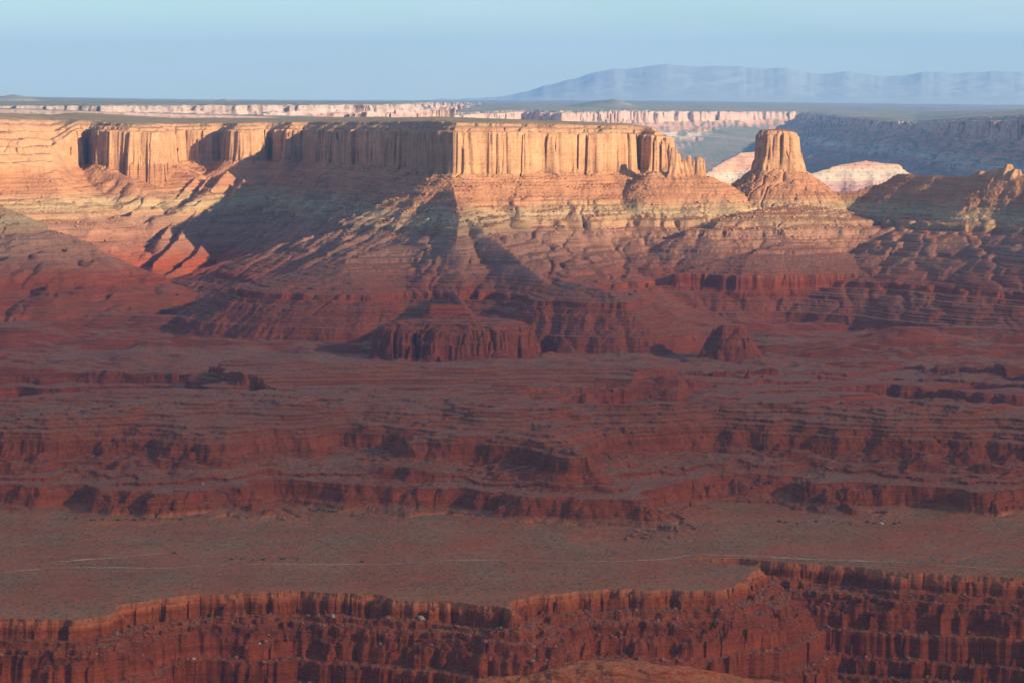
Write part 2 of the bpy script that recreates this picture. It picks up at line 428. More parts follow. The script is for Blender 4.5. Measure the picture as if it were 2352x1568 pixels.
    z2 = np.where(fid == ID['canyon'], np.minimum(z2, -560.5 - 0 * z2), z2)
    base = z2
    # rubble on the talus
    tal = ((base < -186) & (base > -300)) | (fid == ID['canyon'])
    base = base + np.where(tal & near, 1.3 * fbm(x / 7, y / 9, 2, 95), 0)
    # --- butte tower
    idx = np.nonzero((y > 7300) & (y < 7800) & (PX > 1600) & (PX < 1990))
    if len(idx[0]):
        d = sdist(x[idx], y[idx], BUTTE) + 6 * (fl2[idx] - .5) + 3 * fine[idx] + 5 * (blk[idx] - .5) + .5 * crack[idx]
        # the right side slants, the left side stands nearly sheer
        side = sstep(X0(1790, 7500), X0(1836, 7500), x[idx])
        d = d - .4 * side * np.clip(d, 0, 30)
        z = np.interp(d, [-30, -9, -7, -2, 0, 3, 11, 60, 600], [-84, -87, -93, -96, -104, -150, -186, -224, -700])
        z = z - 6 * side + 2.5 * (blk[idx] - .5)
        b = base[idx]; f = fid[idx]
        f[z > b] = ID['butte']; base[idx] = np.maximum(z, b); fid[idx] = f
    # spires on the ridge between mesa and butte, knob on the far right ridge
    for (X_, Yt, Yb, D, w) in SPIRES:
        cx, cy, ct = at(X_, Yt, D); cb = at(X_, Yb, D)[2]
        idx = np.nonzero((np.abs(x - cx) < 4 * w) & (np.abs(y - cy) < 4 * w))
        if len(idx[0]):
            d = np.maximum(np.abs(x[idx] - cx) / w, np.abs(y[idx] - cy) / (w * 1.4)) + .25 * fine[idx] + .3 * (flute[idx] - .5)
            z = np.interp(d, [0, .7, 1.1, 1.5, 3, 4], [ct, ct - 1, cb + (ct - cb) * .4, cb, cb - 40, cb - 400])
            b = base[idx]; f = fid[idx]
            f[z > b] = ID['saddle_ridge']; base[idx] = np.maximum(z, b); fid[idx] = f
    # upland step behind the mesa on the left, far bumps on the skyline
    idx = np.nonzero(y > 9400)
    if len(idx[0]):
        X = x[idx]; Y = y[idx]
        d = sdist(X, Y, UPLAND) + 60 * mid[idx] + 150 * big[idx] + 60 * (ridged(X / 110, Y / 110, 2, 33) - .5)
        z = np.interp(d, [-90, 0, 14, 60], [-28, -32, -52, -70]) + 3 * mid[idx]
        hz = np.interp(PX[idx], [-200, 0, 250, 500, 900, 1500, 1850, 2352, 2600], [219, 221, 227, 232, 234, 234, 240, 247, 250])
        zfar = -(hz - 222) / F * 45000 * .98
        w = sstep(12000, 42000, Y)
        b = base[idx]
        up = b > -150
        b = np.where(up, b + (zfar - b) * w + 5 * fbm(X / 900, Y / 900, 3, 44), b)
        f = fid[idx]
        f[(z > b) & (d < 60)] = ID['upland']
        zl = np.where(d < 60, np.maximum(b, z + (zfar - z) * w), b)
        # small pale knob on the horizon
        for (X_, Yt, D, ww) in ((1408, 224, 24000, 130), (1385, 228, 24100, 260), (515, 226, 20000, 170), (30, 216, 17000, 260)):
            cx, cy, ct = at(X_, Yt, D)
            dk = np.sqrt((X - cx) ** 2 + ((Y - cy) * .6) ** 2)
            zk = ct - dk * .35 * (130 / ww) - 3
            zl = np.maximum(zl, zk)
        base[idx] = zl; fid[idx] = f
    return base, fid

def X0(X, D): return col(X, D)[0]
SPIRES = [(1583, 357, 392, 7345, 6), (1594, 366, 392, 7345, 5), (1605, 358, 394, 7345, 6), (1614, 363, 396, 7345, 5), (1570, 366, 392, 7340, 8), (1556, 352, 392, 7335, 9), (1548, 338, 392, 7330, 9),
          (2317, 376, 392, 7080, 10), (2300, 386, 396, 7110, 15), (2335, 388, 402, 7060, 11), (2258, 392, 404, 7180, 13)]

# ------------------------------------------------------------------ polar height mesh with rows gathered on the steep parts
def sheet(a0, a1, ncol, rlist, nrow, smooth_cols=26, eps=0.35):
    A = np.tan(np.linspace(rad(a0), rad(a1), ncol)).astype(np.float64)
    cs = max(1, ncol // 400)
    Ac = A[::cs]
    XX = Ac[None, :] * rlist[:, None]; YY = np.repeat(rlist[:, None], len(Ac), 1)
    z, _ = H(XX, YY)
    el = z / YY
    mv = np.abs(np.diff(el, axis=0))
    # half weight for surfaces that face away
    k = 2 * smooth_cols + 1
    pad = np.pad(mv, ((2, 2), (smooth_cols, smooth_cols)), mode='edge')
    cum = np.cumsum(pad, axis=1); cum = np.pad(cum, ((0, 0), (1, 0)))
    bl = (cum[:, k:] - cum[:, :-k]) / k
    bl = (bl[:-4] + bl[1:-3] + bl[2:-2] + bl[3:-1] + bl[4:]) / 5
    bl = np.minimum(bl, np.mean(bl) * 14)
    dens = bl / bl.sum(0, keepdims=True) + eps * (np.diff(rlist) / (rlist[-1] - rlist[0]))[:, None]
    c = np.concatenate([np.zeros((1, len(Ac))), np.cumsum(dens, 0)], 0)
    c /= c[-1]
    q = np.linspace(0, 1, nrow)
    Rc = np.stack([np.interp(q, c[:, j], rlist) for j in range(len(Ac))], 1)
    kk = np.hanning(23)[1:-1]; kk /= kk.sum()
    Rp = np.pad(Rc, ((0, 0), (10, 10)), mode='edge')
    Rc = sum(Rp[:, i:i + Rc.shape[1]] * kk[i] for i in range(21))
    R = np.stack([np.interp(A, Ac, Rc[i]) for i in range(nrow)], 0)
    X = A[None, :] * R
    Zs = np.empty_like(X); Fs = np.empty(X.shape, np.int16)
    step = 160
    for i in range(0, nrow, step):
        Zs[i:i + step], Fs[i:i + step] = H(X[i:i + step], R[i:i + step])
    return X, R, Zs, Fs

def make_mesh(name, co, quads, mat):
    me = bpy.data.meshes.new(name)
    me.vertices.add(len(co)); me.vertices.foreach_set('co', co.astype(np.float32).ravel())
    n = len(quads)
    me.loops.add(n * 4); me.polygons.add(n)
    me.loops.foreach_set('vertex_index', quads.astype(np.int32).ravel())
    me.polygons.foreach_set('loop_start', np.arange(0, n * 4, 4, dtype=np.int32))
    me.update(calc_edges=True)
    me.materials.append(mat)
    return me

def link(name, me, parent=None):
    o = bpy.data.objects.new(name, me); COL.objects.link(o)
    if parent: o.parent = parent
    return o

def cut(name, X, Y, Z, mask, mat, parent=None, origin=(0, 0, 0)):     # faces of the sheet where mask, as one object
    nc = X.shape[1]
    i, j = np.nonzero(mask)
    if len(i) < 4: return None
    a = i * nc + j
    q = np.stack([a, a + 1, a + nc + 1, a + nc], 1)
    used, inv = np.unique(q, return_inverse=True)
    co = np.stack([X.ravel()[used] - origin[0], Y.ravel()[used] - origin[1], Z.ravel()[used] - origin[2]], 1)
    return link(name, make_mesh(name, co, inv.reshape(-1, 4), mat), parent)

# ------------------------------------------------------------------ materials
def N(nt, t, **kw):
    n = nt.nodes.new(t)
    for k, v in kw.items(): setattr(n, k, v)
    return n

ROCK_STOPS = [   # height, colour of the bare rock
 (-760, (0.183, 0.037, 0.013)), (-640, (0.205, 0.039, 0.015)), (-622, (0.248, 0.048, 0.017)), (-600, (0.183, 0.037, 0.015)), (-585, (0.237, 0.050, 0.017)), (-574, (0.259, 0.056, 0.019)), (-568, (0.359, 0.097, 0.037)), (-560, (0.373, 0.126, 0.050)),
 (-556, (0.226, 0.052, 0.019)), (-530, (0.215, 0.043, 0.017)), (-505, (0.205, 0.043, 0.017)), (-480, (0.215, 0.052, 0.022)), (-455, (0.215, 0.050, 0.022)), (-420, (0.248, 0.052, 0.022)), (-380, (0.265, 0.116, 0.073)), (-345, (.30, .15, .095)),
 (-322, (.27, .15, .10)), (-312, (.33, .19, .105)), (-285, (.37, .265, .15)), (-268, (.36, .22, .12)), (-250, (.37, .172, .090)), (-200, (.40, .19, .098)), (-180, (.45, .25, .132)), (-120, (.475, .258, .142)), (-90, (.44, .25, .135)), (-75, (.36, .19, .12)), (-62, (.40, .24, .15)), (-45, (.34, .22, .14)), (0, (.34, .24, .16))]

def rock_material(name, dust, dust_amt=1.0, fluting=1.0, tint=(1, 1, 1), scale=1.0, far=False):
    m = bpy.data.materials.new(name); m.use_nodes = True
    nt = m.node_tree; nt.nodes.clear(); L = nt.links.new
    out = N(nt, 'ShaderNodeOutputMaterial'); bs = N(nt, 'ShaderNodeBsdfPrincipled')
    bs.inputs['Roughness'].default_value = .95
    bs.inputs['Specular IOR Level'].default_value = .1
    L(bs.outputs[0], out.inputs['Surface'])
    geo = N(nt, 'ShaderNodeNewGeometry')
    sep = N(nt, 'ShaderNodeSeparateXYZ'); L(geo.outputs['Position'], sep.inputs[0])
    def noise(sc3, detail=3, rough=.55, dist=0.0):
        mp = N(nt, 'ShaderNodeMapping'); mp.inputs['Scale'].default_value = sc3
        L(geo.outputs['Position'], mp.inputs['Vector'])
        n = N(nt, 'ShaderNodeTexNoise'); n.inputs['Scale'].default_value = 1.0
        n.inputs['Detail'].default_value = detail; n.inputs['Roughness'].default_value = rough; n.inputs['Distortion'].default_value = dist
        L(mp.outputs[0], n.inputs['Vector']); return n
    def math_(op, a, b=None, c=None, clamp=False):
        n = N(nt, 'ShaderNodeMath', operation=op); n.use_clamp = clamp
        for i, v in enumerate((a, b, c)):
            if v is None: continue
            if isinstance(v, (int, float)): n.inputs[i].default_value = v
            else: L(v, n.inputs[i])
        return n.outputs[0]
    def mix(fac, a, b, bt='MIX'):
        n = N(nt, 'ShaderNodeMix', data_type='RGBA', blend_type=bt)
        if isinstance(fac, (int, float)): n.inputs[0].default_value = fac
        else: L(fac, n.inputs[0])
        for s, v in ((6, a), (7, b)):
            if isinstance(v, tuple): n.inputs[s].default_value = (*v, 1)
            else: L(v, n.inputs[s])
        return n.outputs[2]
    def mrange(v, a, b, c=0.0, d=1.0):
        n = N(nt, 'ShaderNodeMapRange'); L(v, n.inputs[0])
        for i, q in enumerate((a, b, c, d)): n.inputs[i + 1].default_value = q
        return n.outputs[0]
    s = 1 / scale
    wob = noise((.004 * s, .004 * s, .004 * s), 4)
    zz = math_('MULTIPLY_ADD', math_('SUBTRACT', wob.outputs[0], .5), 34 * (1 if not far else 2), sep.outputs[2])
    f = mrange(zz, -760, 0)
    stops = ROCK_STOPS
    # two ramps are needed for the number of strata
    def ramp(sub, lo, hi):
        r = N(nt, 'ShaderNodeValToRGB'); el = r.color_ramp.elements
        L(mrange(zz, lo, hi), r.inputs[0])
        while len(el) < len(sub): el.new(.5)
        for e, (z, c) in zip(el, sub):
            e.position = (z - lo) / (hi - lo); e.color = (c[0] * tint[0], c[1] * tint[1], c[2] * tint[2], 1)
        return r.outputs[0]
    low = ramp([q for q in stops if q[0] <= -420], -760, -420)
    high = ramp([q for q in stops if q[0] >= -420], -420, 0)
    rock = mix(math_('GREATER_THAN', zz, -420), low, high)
    # thin beds
    beds = noise((.004 * s, .004 * s, .26), 5, .7, 0)
    bedf = mrange(beds.outputs[0], .32, .68, .66, 1.24)
    bfac = mrange(sep.outputs[2], -210, -185, 1.0, .35)
    rock = mix(bfac, rock, mix(1.0, rock, bedf, 'MULTIPLY'))
    # desert varnish streaks running down sheer faces
    stre = noise((.075 * s, .075 * s, .022), 5, .65)
    stf = mrange(stre.outputs[0], .32, .60, .78, 1.08)
    nsep = N(nt, 'ShaderNodeSeparateXYZ'); L(geo.outputs['Normal'], nsep.inputs[0])
    steep = mrange(nsep.outputs[2], .65, .30)
    rock = mix(math_('MULTIPLY', steep, .9 * fluting, clamp=True), rock, mix(1.0, rock, stf, 'MULTIPLY'))
    # patches
    pat = noise((.012 * s, .012 * s, .03 * s), 5, .65)
    rock = mix(1.0, rock, mrange(pat.outputs[0], .25, .75, .78, 1.22), 'MULTIPLY')
    # dust and scrub on the gentle ground
    flat = mrange(nsep.outputs[2], .89, .985)
    pn = noise((.0045 * s, .010 * s, .01), 6, .65)
    flat2 = math_('MULTIPLY', flat, mrange(pn.outputs[0], .30, .52, .35, 1.0))
    fine = noise((.20 * s, .055 * s, .1), 4, .75)
    dn = noise((.011 * s, .006 * s, .02), 8, .75)
    dcol = mix(mrange(dn.outputs[0], .40, .60), dust[0], dust[1])
    scrub = mrange(fine.outputs[0], .52, .62)
    dcol = mix(math_('MULTIPLY', scrub, .75), dcol, dust[2])
    col_ = mix(math_('MULTIPLY', flat2, dust_amt, clamp=True), rock, dcol)
    # loose blocks: speckle
    spk = N(nt, 'ShaderNodeTexVoronoi'); spk.inputs['Scale'].default_value = .16 * s; L(geo.outputs['Position'], spk.inputs['Vector'])
    sf = mrange(spk.outputs['Distance'], .0, .45, .55, 1.12)
    col_ = mix(.8, col_, mix(1.0, col_, sf, 'MULTIPLY'))
    L(col_, bs.inputs['Base Color'])
    # bump: beds on cliffs, blocks elsewhere
    b1 = N(nt, 'ShaderNodeBump'); b1.inputs['Strength'].default_value = .9; b1.inputs['Distance'].default_value = 3.0 * scale
    bn = noise((.05 * s, .05 * s, .55 * s), 4, .7)
    L(bn.outputs[0], b1.inputs['Height'])
    b2 = N(nt, 'ShaderNodeBump'); b2.inputs['Strength'].default_value = .7; b2.inputs['Distance'].default_value = 2.0 * scale
    bn2 = noise((.16 * s, .16 * s, .12 * s), 4, .75)
    L(bn2.outputs[0], b2.inputs['Height']); L(b1.outputs[0], b2.inputs['Normal'])
    L(b2.outputs[0], bs.inputs['Normal'])
    return m

RED_DUST = ((.29, .083, .036), (.24, .105, .055), (.085, .052, .030))
TAN_DUST = ((.29, .125, .055), (.38, .085, .028), (.09, .065, .026))
TOP_DUST = ((.30, .20, .12), (.16, .16, .09), (.08, .10, .06))
M_ROCK = rock_material('layered_red_sandstone', RED_DUST)
M_GROUND = rock_material('desert_floor_soil', RED_DUST, 1.0)
M_BENCH = rock_material('pale_bench_soil', TAN_DUST, 1.0)
M_TOP = rock_material('mesa_top_scrub', TOP_DUST, 1.0)
M_MOUND = rock_material('orange_rubble', ((.50, .135, .035), (.42, .12, .035), (.22, .08, .03)), 1.0, tint=(1.3, 1.25, 1.1))
M_FAR = rock_material('hazed_sandstone', ((.24, .23, .19), (.13, .18, .15), (.08, .12, .10)), 1.0, tint=(1.25, 1.5, 2.2), scale=3.5, far=True)  # pale bluish tint on the rock colours stands in for distance haze

# ------------------------------------------------------------------ build the terrain sheets
import os
Q = 1.0
near_r = np.arange(2350, 9501, 5.0)
X, Y, Z, FI = sheet(-11.6, 11.6, int(1560 * Q), near_r, int(2200 * Q))
print('near sheet', time.time() - T0)
fc = FI[:-1, :-1]
zc = (Z[:-1, :-1] + Z[1:, 1:]) * .5
PXc = 1176 + (X[:-1, :-1] / Y[:-1, :-1]) * F * .997
yc = Y[:-1, :-1]
dzr = np.abs(Z[1:, :-1] - Z[:-1, :-1]) / np.maximum(1e-3, Y[1:, :-1] - Y[:-1, :-1])

def tag(o, label=None, cat=None, group=None, kind=None):
    if label: o['label'] = label
    if cat: o['category'] = cat
    if group: o['group'] = group
    if kind: o['kind'] = kind
    return o
def struct(name, mask, mat, sheet_=None):
    Xs, Ys, Zs = sheet_ if sheet_ else (X, Y, Z)
    o = cut(name, Xs, Ys, Zs, mask, mat)
    if o: o['kind'] = 'structure'
    return o
def formation(name, label, cat, mask, parts, group=None, sheet_=None):
    """one thing: an Empty at its base with its parts; parts = [(part name, mask, material)]"""
    Xs, Ys, Zs = sheet_ if sheet_ else (X, Y, Z)
    i, j = np.nonzero(mask)
    if len(i) == 0: print('EMPTY', name); return None
    org = (float(Xs[i, j].mean()), float(Ys[i, j].mean()), float(Zs[i, j].min()))
    root = bpy.data.objects.new(name, None); COL.objects.link(root)
    root.location = org; root.empty_display_size = 20
    tag(root, label, cat, group)
    rest = mask.copy()
    for pn, pm, pmat in parts:
        mm = rest & pm if pm is not None else rest
        rest = rest & ~mm
        cut(pn, Xs, Ys, Zs, mm, pmat, root, org)
    return root

def keep_largest(name, other):          # stray scraps of a rib belong to the slope it stands on
    m = fc == ID[name]; ii, jj = np.nonzero(m)
    if len(ii) == 0: return
    todo = set(zip(ii.tolist(), jj.tolist())); comps = []
    while todo:
        st = [todo.pop()]; c = []
        while st:
            p = st.pop(); c.append(p)
            for q in ((p[0] + 1, p[1]), (p[0] - 1, p[1]), (p[0], p[1] + 1), (p[0], p[1] - 1)):
                if q in todo: todo.remove(q); st.append(q)
        comps.append(c)
    comps.sort(key=len)
    for c in comps[:-1]:
        for p in c: fc[p] = ID[other]
fc = fc.copy()
for n_ in ('rib', 'rib.001', 'rib.002', 'rib.003', 'gully_rib', 'flank_point', 'west_spur'): keep_largest(n_, 'mesa')
isid = lambda *n: np.isin(fc, [ID[q] for q in n])
struct('valley_floor', isid('ground', 'shelf') & ~((fc == ID['shelf']) & (yc < 4700)), M_GROUND)
struct('bench_floor', isid('bench'), M_BENCH)
sh = (fc == ID['shelf']) & (yc < 4700)
split1 = PXc < 740; split2 = (PXc >= 740) & (PXc < 1590)
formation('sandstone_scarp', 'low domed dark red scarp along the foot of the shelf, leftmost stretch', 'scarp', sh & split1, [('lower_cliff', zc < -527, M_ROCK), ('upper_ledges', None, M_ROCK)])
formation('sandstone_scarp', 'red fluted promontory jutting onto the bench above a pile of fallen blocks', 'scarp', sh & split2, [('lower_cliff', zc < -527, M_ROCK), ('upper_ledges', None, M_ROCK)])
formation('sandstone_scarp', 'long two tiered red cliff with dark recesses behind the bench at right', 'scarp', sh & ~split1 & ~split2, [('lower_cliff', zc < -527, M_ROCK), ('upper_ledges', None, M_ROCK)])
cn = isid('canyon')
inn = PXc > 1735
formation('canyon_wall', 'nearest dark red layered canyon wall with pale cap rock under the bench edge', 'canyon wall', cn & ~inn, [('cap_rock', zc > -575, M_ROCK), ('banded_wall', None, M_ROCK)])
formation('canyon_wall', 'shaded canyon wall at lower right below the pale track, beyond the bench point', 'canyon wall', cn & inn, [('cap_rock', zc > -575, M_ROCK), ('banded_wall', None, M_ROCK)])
formation('rubble_mound', 'smooth orange rubble mound at the bottom edge below the canyon wall', 'mound', isid('mound'), [('mound_slope', None, M_MOUND)])
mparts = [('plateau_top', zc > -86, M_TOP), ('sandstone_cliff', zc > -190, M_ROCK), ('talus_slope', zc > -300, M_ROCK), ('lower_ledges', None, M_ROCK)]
ms = isid('mesa')
formation('mesa', 'broad sunlit stepped mesa slope at far left with a pointed bay cut in its rim', 'mesa', ms & (PXc < 205), mparts)
formation('mesa', 'small sunlit headland of the mesa between two dark alcoves', 'mesa', ms & (PXc >= 205) & (PXc < 392), mparts)
formation('mesa', 'long flat topped mesa with shaded alcove wall and sunlit fluted cliff face', 'mesa', ms & (PXc >= 392), mparts)
formation('butte', 'lone tower shaped butte standing on a cone of orange rubble', 'butte', isid('butte'), [('rock_tower', (zc > -186) & (PXc > 1700) & (PXc < 1870), M_ROCK), ('talus_cone', None, M_ROCK)])
rparts = [('crest', zc > -240, M_ROCK), ('pale_band', zc > -318, M_ROCK), ('lower_ledges', None, M_ROCK)]
sr = isid('saddle_ridge')
formation('rock_ridge', 'sunlit ridge with small spires falling from the mesa end to the butte', 'ridge', sr & (PXc < 1700), rparts)
formation('rock_ridge', 'dim long ridge at right with a small dark knob on its crest', 'ridge', sr & (PXc >= 1700), rparts)
formation('cliff_apron', 'red vertical walled lower cliff below the pale band and butte', 'cliff', isid('lower') & (PXc < 2105), [('cliff_face', zc < -409, M_ROCK), ('sloping_top', None, M_ROCK)])
formation('cliff_apron', 'dark recessed lower cliff at the right edge under the dim ridge', 'cliff', isid('lower') & (PXc >= 2105), [('cliff_face', zc < -409, M_ROCK), ('sloping_top', None, M_ROCK)])
formation('rock_spur', 'large stepped spur descending from the mesa corner into the valley', 'spur', isid('spur_ridge', 'spur_shoulder', 'body'),
          [('pale_crest', zc > -318, M_ROCK), ('ledged_slope', None, M_ROCK)])
formation('knoll', 'red rounded knoll at the nose of the spur above the fluted toe cliff', 'knoll', isid('knoll') & (PXc < 1400) | isid('toe') & (zc > -467), [('knoll_slope', None, M_ROCK)])
formation('toe_cliff', 'short vertical fluted cliff at the toe of the spur', 'cliff', isid('toe') & (zc <= -467), [('cliff_face', None, M_ROCK)])
formation('rock_island', 'small isolated dark castle shaped outcrop on the open valley floor', 'outcrop', isid('knoll') & (PXc > 1400), [('outcrop_wall', None, M_ROCK)])
formation('rock_spur', 'pale tipped shaded spur left of the big spur crest', 'spur', isid('flank_point'), [('spur_slope', None, M_ROCK)])
formation('rock_spur', 'red rounded spur entering from the left edge below the sunlit slope', 'spur', isid('west_spur'), [('spur_slope', None, M_ROCK)])
ribl = ['leftmost thin rib catching the sun in the shaded alcove', 'second slanting rib from the left in the shaded alcove', 'third and longest sunlit rib in the shaded alcove', 'rightmost broad sunlit rib in the shaded alcove']
for k, n in enumerate(['rib', 'rib.001', 'rib.002', 'rib.003']):
    formation('rock_rib', ribl[k], 'rib', isid(n), [('rib_slope', None, M_ROCK)], 'slanting ribs in the alcove')
formation('rock_ledge', 'broad pale topped ledge below the butte ridge, above the red vertical cliff', 'ledge', isid('ledge'), [('spur_slope', None, M_ROCK)])
formation('rock_rib', 'rib dividing the gully under the right end of the fluted cliff', 'rib', isid('gully_rib'), [('rib_slope', None, M_ROCK)])
left = ~isid(*[n for n in IDS])
del fc
# far country
far_r = np.concatenate([np.arange(9500, 20000, 22.0), np.geomspace(20000, 62000, 160)])
X2, Y2, Z2, F2 = sheet(-12.5, 12.5, int(1100 * Q), far_r, int(520 * Q), eps=.25)
print('far sheet', time.time() - T0)
fc = F2[:-1, :-1]; zc = (Z2[:-1, :-1] + Z2[1:, 1:]) * .5; PXc = 1176 + (X2[:-1, :-1] / Y2[:-1, :-1]) * F * .997
S2 = (X2, Y2, Z2)
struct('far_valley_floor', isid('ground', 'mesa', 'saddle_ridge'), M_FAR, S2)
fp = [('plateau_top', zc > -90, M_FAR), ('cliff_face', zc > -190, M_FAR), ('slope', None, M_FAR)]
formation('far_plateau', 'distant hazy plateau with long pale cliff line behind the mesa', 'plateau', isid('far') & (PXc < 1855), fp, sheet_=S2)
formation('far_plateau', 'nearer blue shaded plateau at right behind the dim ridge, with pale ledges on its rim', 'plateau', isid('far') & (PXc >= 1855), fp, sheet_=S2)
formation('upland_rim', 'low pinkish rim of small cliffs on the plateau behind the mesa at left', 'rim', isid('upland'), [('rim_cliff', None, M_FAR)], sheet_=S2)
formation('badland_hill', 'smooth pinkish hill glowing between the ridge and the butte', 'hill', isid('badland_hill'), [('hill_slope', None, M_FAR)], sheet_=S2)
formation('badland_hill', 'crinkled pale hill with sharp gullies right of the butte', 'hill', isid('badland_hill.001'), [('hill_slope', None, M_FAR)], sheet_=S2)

# ------------------------------------------------------------------ surrounding land out of frame: left, right, behind
def coarse(name, th0, th1, n, r0, r1, m, fn, mat):
    th = np.linspace(rad(th0), rad(th1), n); r = np.geomspace(r0, r1, m)
    TT, RR = np.meshgrid(th, r)
    x = np.sin(TT) * RR; y = np.cos(TT) * RR
    z = fn(x, y)
    mask = np.ones((m - 1, n - 1), bool)
    o = cut(name, x, y, z, mask, mat); o['kind'] = 'structure'; return o
def side_z(x, y):
    z = -560 + 60 * sstep(3600, 5200, np.hypot(x, y)) + 14 * fbm(x / 500, y / 500, 4, 3) * sstep(3300, 4200, y)
    z = z - 170 * (1 - sstep(3000, 3330, y - 60 * fbm(x / 200, y / 200, 3, 5) + np.where(x > 0, 0, 280)))
    return terrace(z)
def side_h(x, y):      # the same land carried on past the edges of the frame, turning plainer far out
    an = np.degrees(np.arctan2(np.abs(x), y)); w = sstep(15, 24, an)
    yy = np.maximum(y, 100)
    h = H(x, yy)[0]
    far = sstep(9500, 14000, y)
    return h + (side_z(x, y) - h) * w - 1.0
coarse('terrain', 11.3, 60, 420, 2300, 60000, 620, side_h, M_GROUND)
coarse('terrain', -60, -11.3, 420, 2300, 60000, 620, side_h, M_GROUND)
def home_z(x, y):      # the plateau the photographer stands on: its edge lies just in front of the camera
    d = y + 3 + .05 * np.abs(x) + (60 * fbm(x / 300, y / 300, 3, 8) + 45) * np.clip(np.abs(x) / 300, 0, 1)
    return np.interp(d, [-50, 0, 3, 60, 200, 600, 900, 1500], [-2, -1.8, -60, -140, -200, -420, -560, -620]) + 1.5 * fbm(x / 40, y / 40, 3, 8) * np.clip(np.hypot(x, y) / 60, 0, 1)
gx = np.sign(np.linspace(-1, 1, 261)) * np.abs(np.linspace(-1, 1, 261)) ** 2.5 * 6000
gy = np.concatenate([-np.geomspace(6000, 6, 60), np.linspace(-4, 6, 12), np.geomspace(9, 2340, 110)])
GXX, GYY = np.meshgrid(gx, gy)
o = cut('home_plateau', GXX, GYY, home_z(GXX, GYY), np.ones((len(gy) - 1, len(gx) - 1), bool), M_GROUND); o['kind'] = 'structure'

# ------------------------------------------------------------------ distant mountains
def mountains():
    sil = [(900, 232), (1050, 226), (1150, 222), (1210, 208), (1260, 192), (1300, 186), (1340, 172), (1400, 156), (1450, 158), (1530, 144), (1580, 153), (1620, 150), (1700, 152), (1740, 158), (1810, 153), (1860, 170),
           (1900, 168), (1940, 162), (2000, 172), (2050, 176), (2130, 162), (2200, 168), (2280, 160), (2352, 166), (2500, 180), (2700, 225)]
    D = 66000
    n = 420
    px = np.linspace(900, 2700, n); hy = np.interp(px, [s[0] for s in sil], [s[1] for s in sil])
    A = (px - 1176) / F
    kq = np.hanning(21); kq /= kq.sum(); hy = np.convolve(np.pad(hy, 10, mode='edge'), kq, 'valid')
    crest = -(hy - 222) / F * D + 28 * fbm(px / 40, px * 0 + 2.2, 4, 66)
    m = 90
    tt = np.linspace(-1, 1, m)
    Yd = D + tt * 9000
    X_ = A[None, :] * Yd[:, None]; Y_ = np.repeat(Yd[:, None], n, 1)
    prof = np.maximum(0, 1 - np.abs(tt)) ** .8
    rg = ridged(X_ / 1700, Y_ / 1900, 4, 5)
    Z_ = (crest[None, :] + 150) * prof[:, None] - 150 - (1 - rg) * 80 * (np.abs(tt)[:, None] * (1 - np.abs(tt)[:, None]) * 4) - 10
    return X_, Y_, Z_
mat = bpy.data.materials.new('hazed_mountain'); mat.use_nodes = True
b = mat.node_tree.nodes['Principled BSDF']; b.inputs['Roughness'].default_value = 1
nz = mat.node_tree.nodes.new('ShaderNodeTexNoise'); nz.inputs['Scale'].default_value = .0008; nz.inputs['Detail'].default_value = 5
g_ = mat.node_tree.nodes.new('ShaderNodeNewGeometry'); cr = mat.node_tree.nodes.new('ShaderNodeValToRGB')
cr.color_ramp.elements[0].color = (.33, .40, .41, 1); cr.color_ramp.elements[0].position = .4  # pale blue-grey near the sky colour, haze put into the base colour
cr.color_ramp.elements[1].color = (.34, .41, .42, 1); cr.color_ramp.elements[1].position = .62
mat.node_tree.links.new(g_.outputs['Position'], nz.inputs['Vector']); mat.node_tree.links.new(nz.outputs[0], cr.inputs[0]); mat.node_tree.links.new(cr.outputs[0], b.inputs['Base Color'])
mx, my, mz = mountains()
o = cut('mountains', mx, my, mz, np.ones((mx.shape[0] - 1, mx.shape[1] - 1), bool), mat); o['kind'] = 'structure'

# ------------------------------------------------------------------ dirt track
def bench_point(X_, Y_):
    p = atz(X_, Y_, -560)
    for _ in range(6):
        z = float(H(np.array([[p[0]]]), np.array([[p[1]]]))[0][0, 0])
        if z < -570: z = -560
        p = atz(X_, Y_, z)
    return (float(p[0]), float(p[1]), float(z))
def simple_mat(name, c0, c1, scale, rough=.95):
    m = bpy.data.materials.new(name); m.use_nodes = True
    n = m.node_tree; b = n.nodes['Principled BSDF']; b.inputs['Roughness'].default_value = rough
    g = n.nodes.new('ShaderNodeNewGeometry'); t = n.nodes.new('ShaderNodeTexNoise'); t.inputs['Scale'].default_value = scale; t.inputs['Detail'].default_value = 4
    r = n.nodes.new('ShaderNodeValToRGB'); r.color_ramp.elements[0].position = .35; r.color_ramp.elements[1].position = .65
    r.color_ramp.elements[0].color = (*c0, 1); r.color_ramp.elements[1].color = (*c1, 1)
    n.links.new(g.outputs['Position'], t.inputs['Vector']); n.links.new(t.outputs[0], r.inputs[0]); n.links.new(r.outputs[0], b.inputs['Base Color'])
    return m
M_TRACK = simple_mat('pale_track_dust', (.33, .12, .05), (.52, .32, .19), .012)
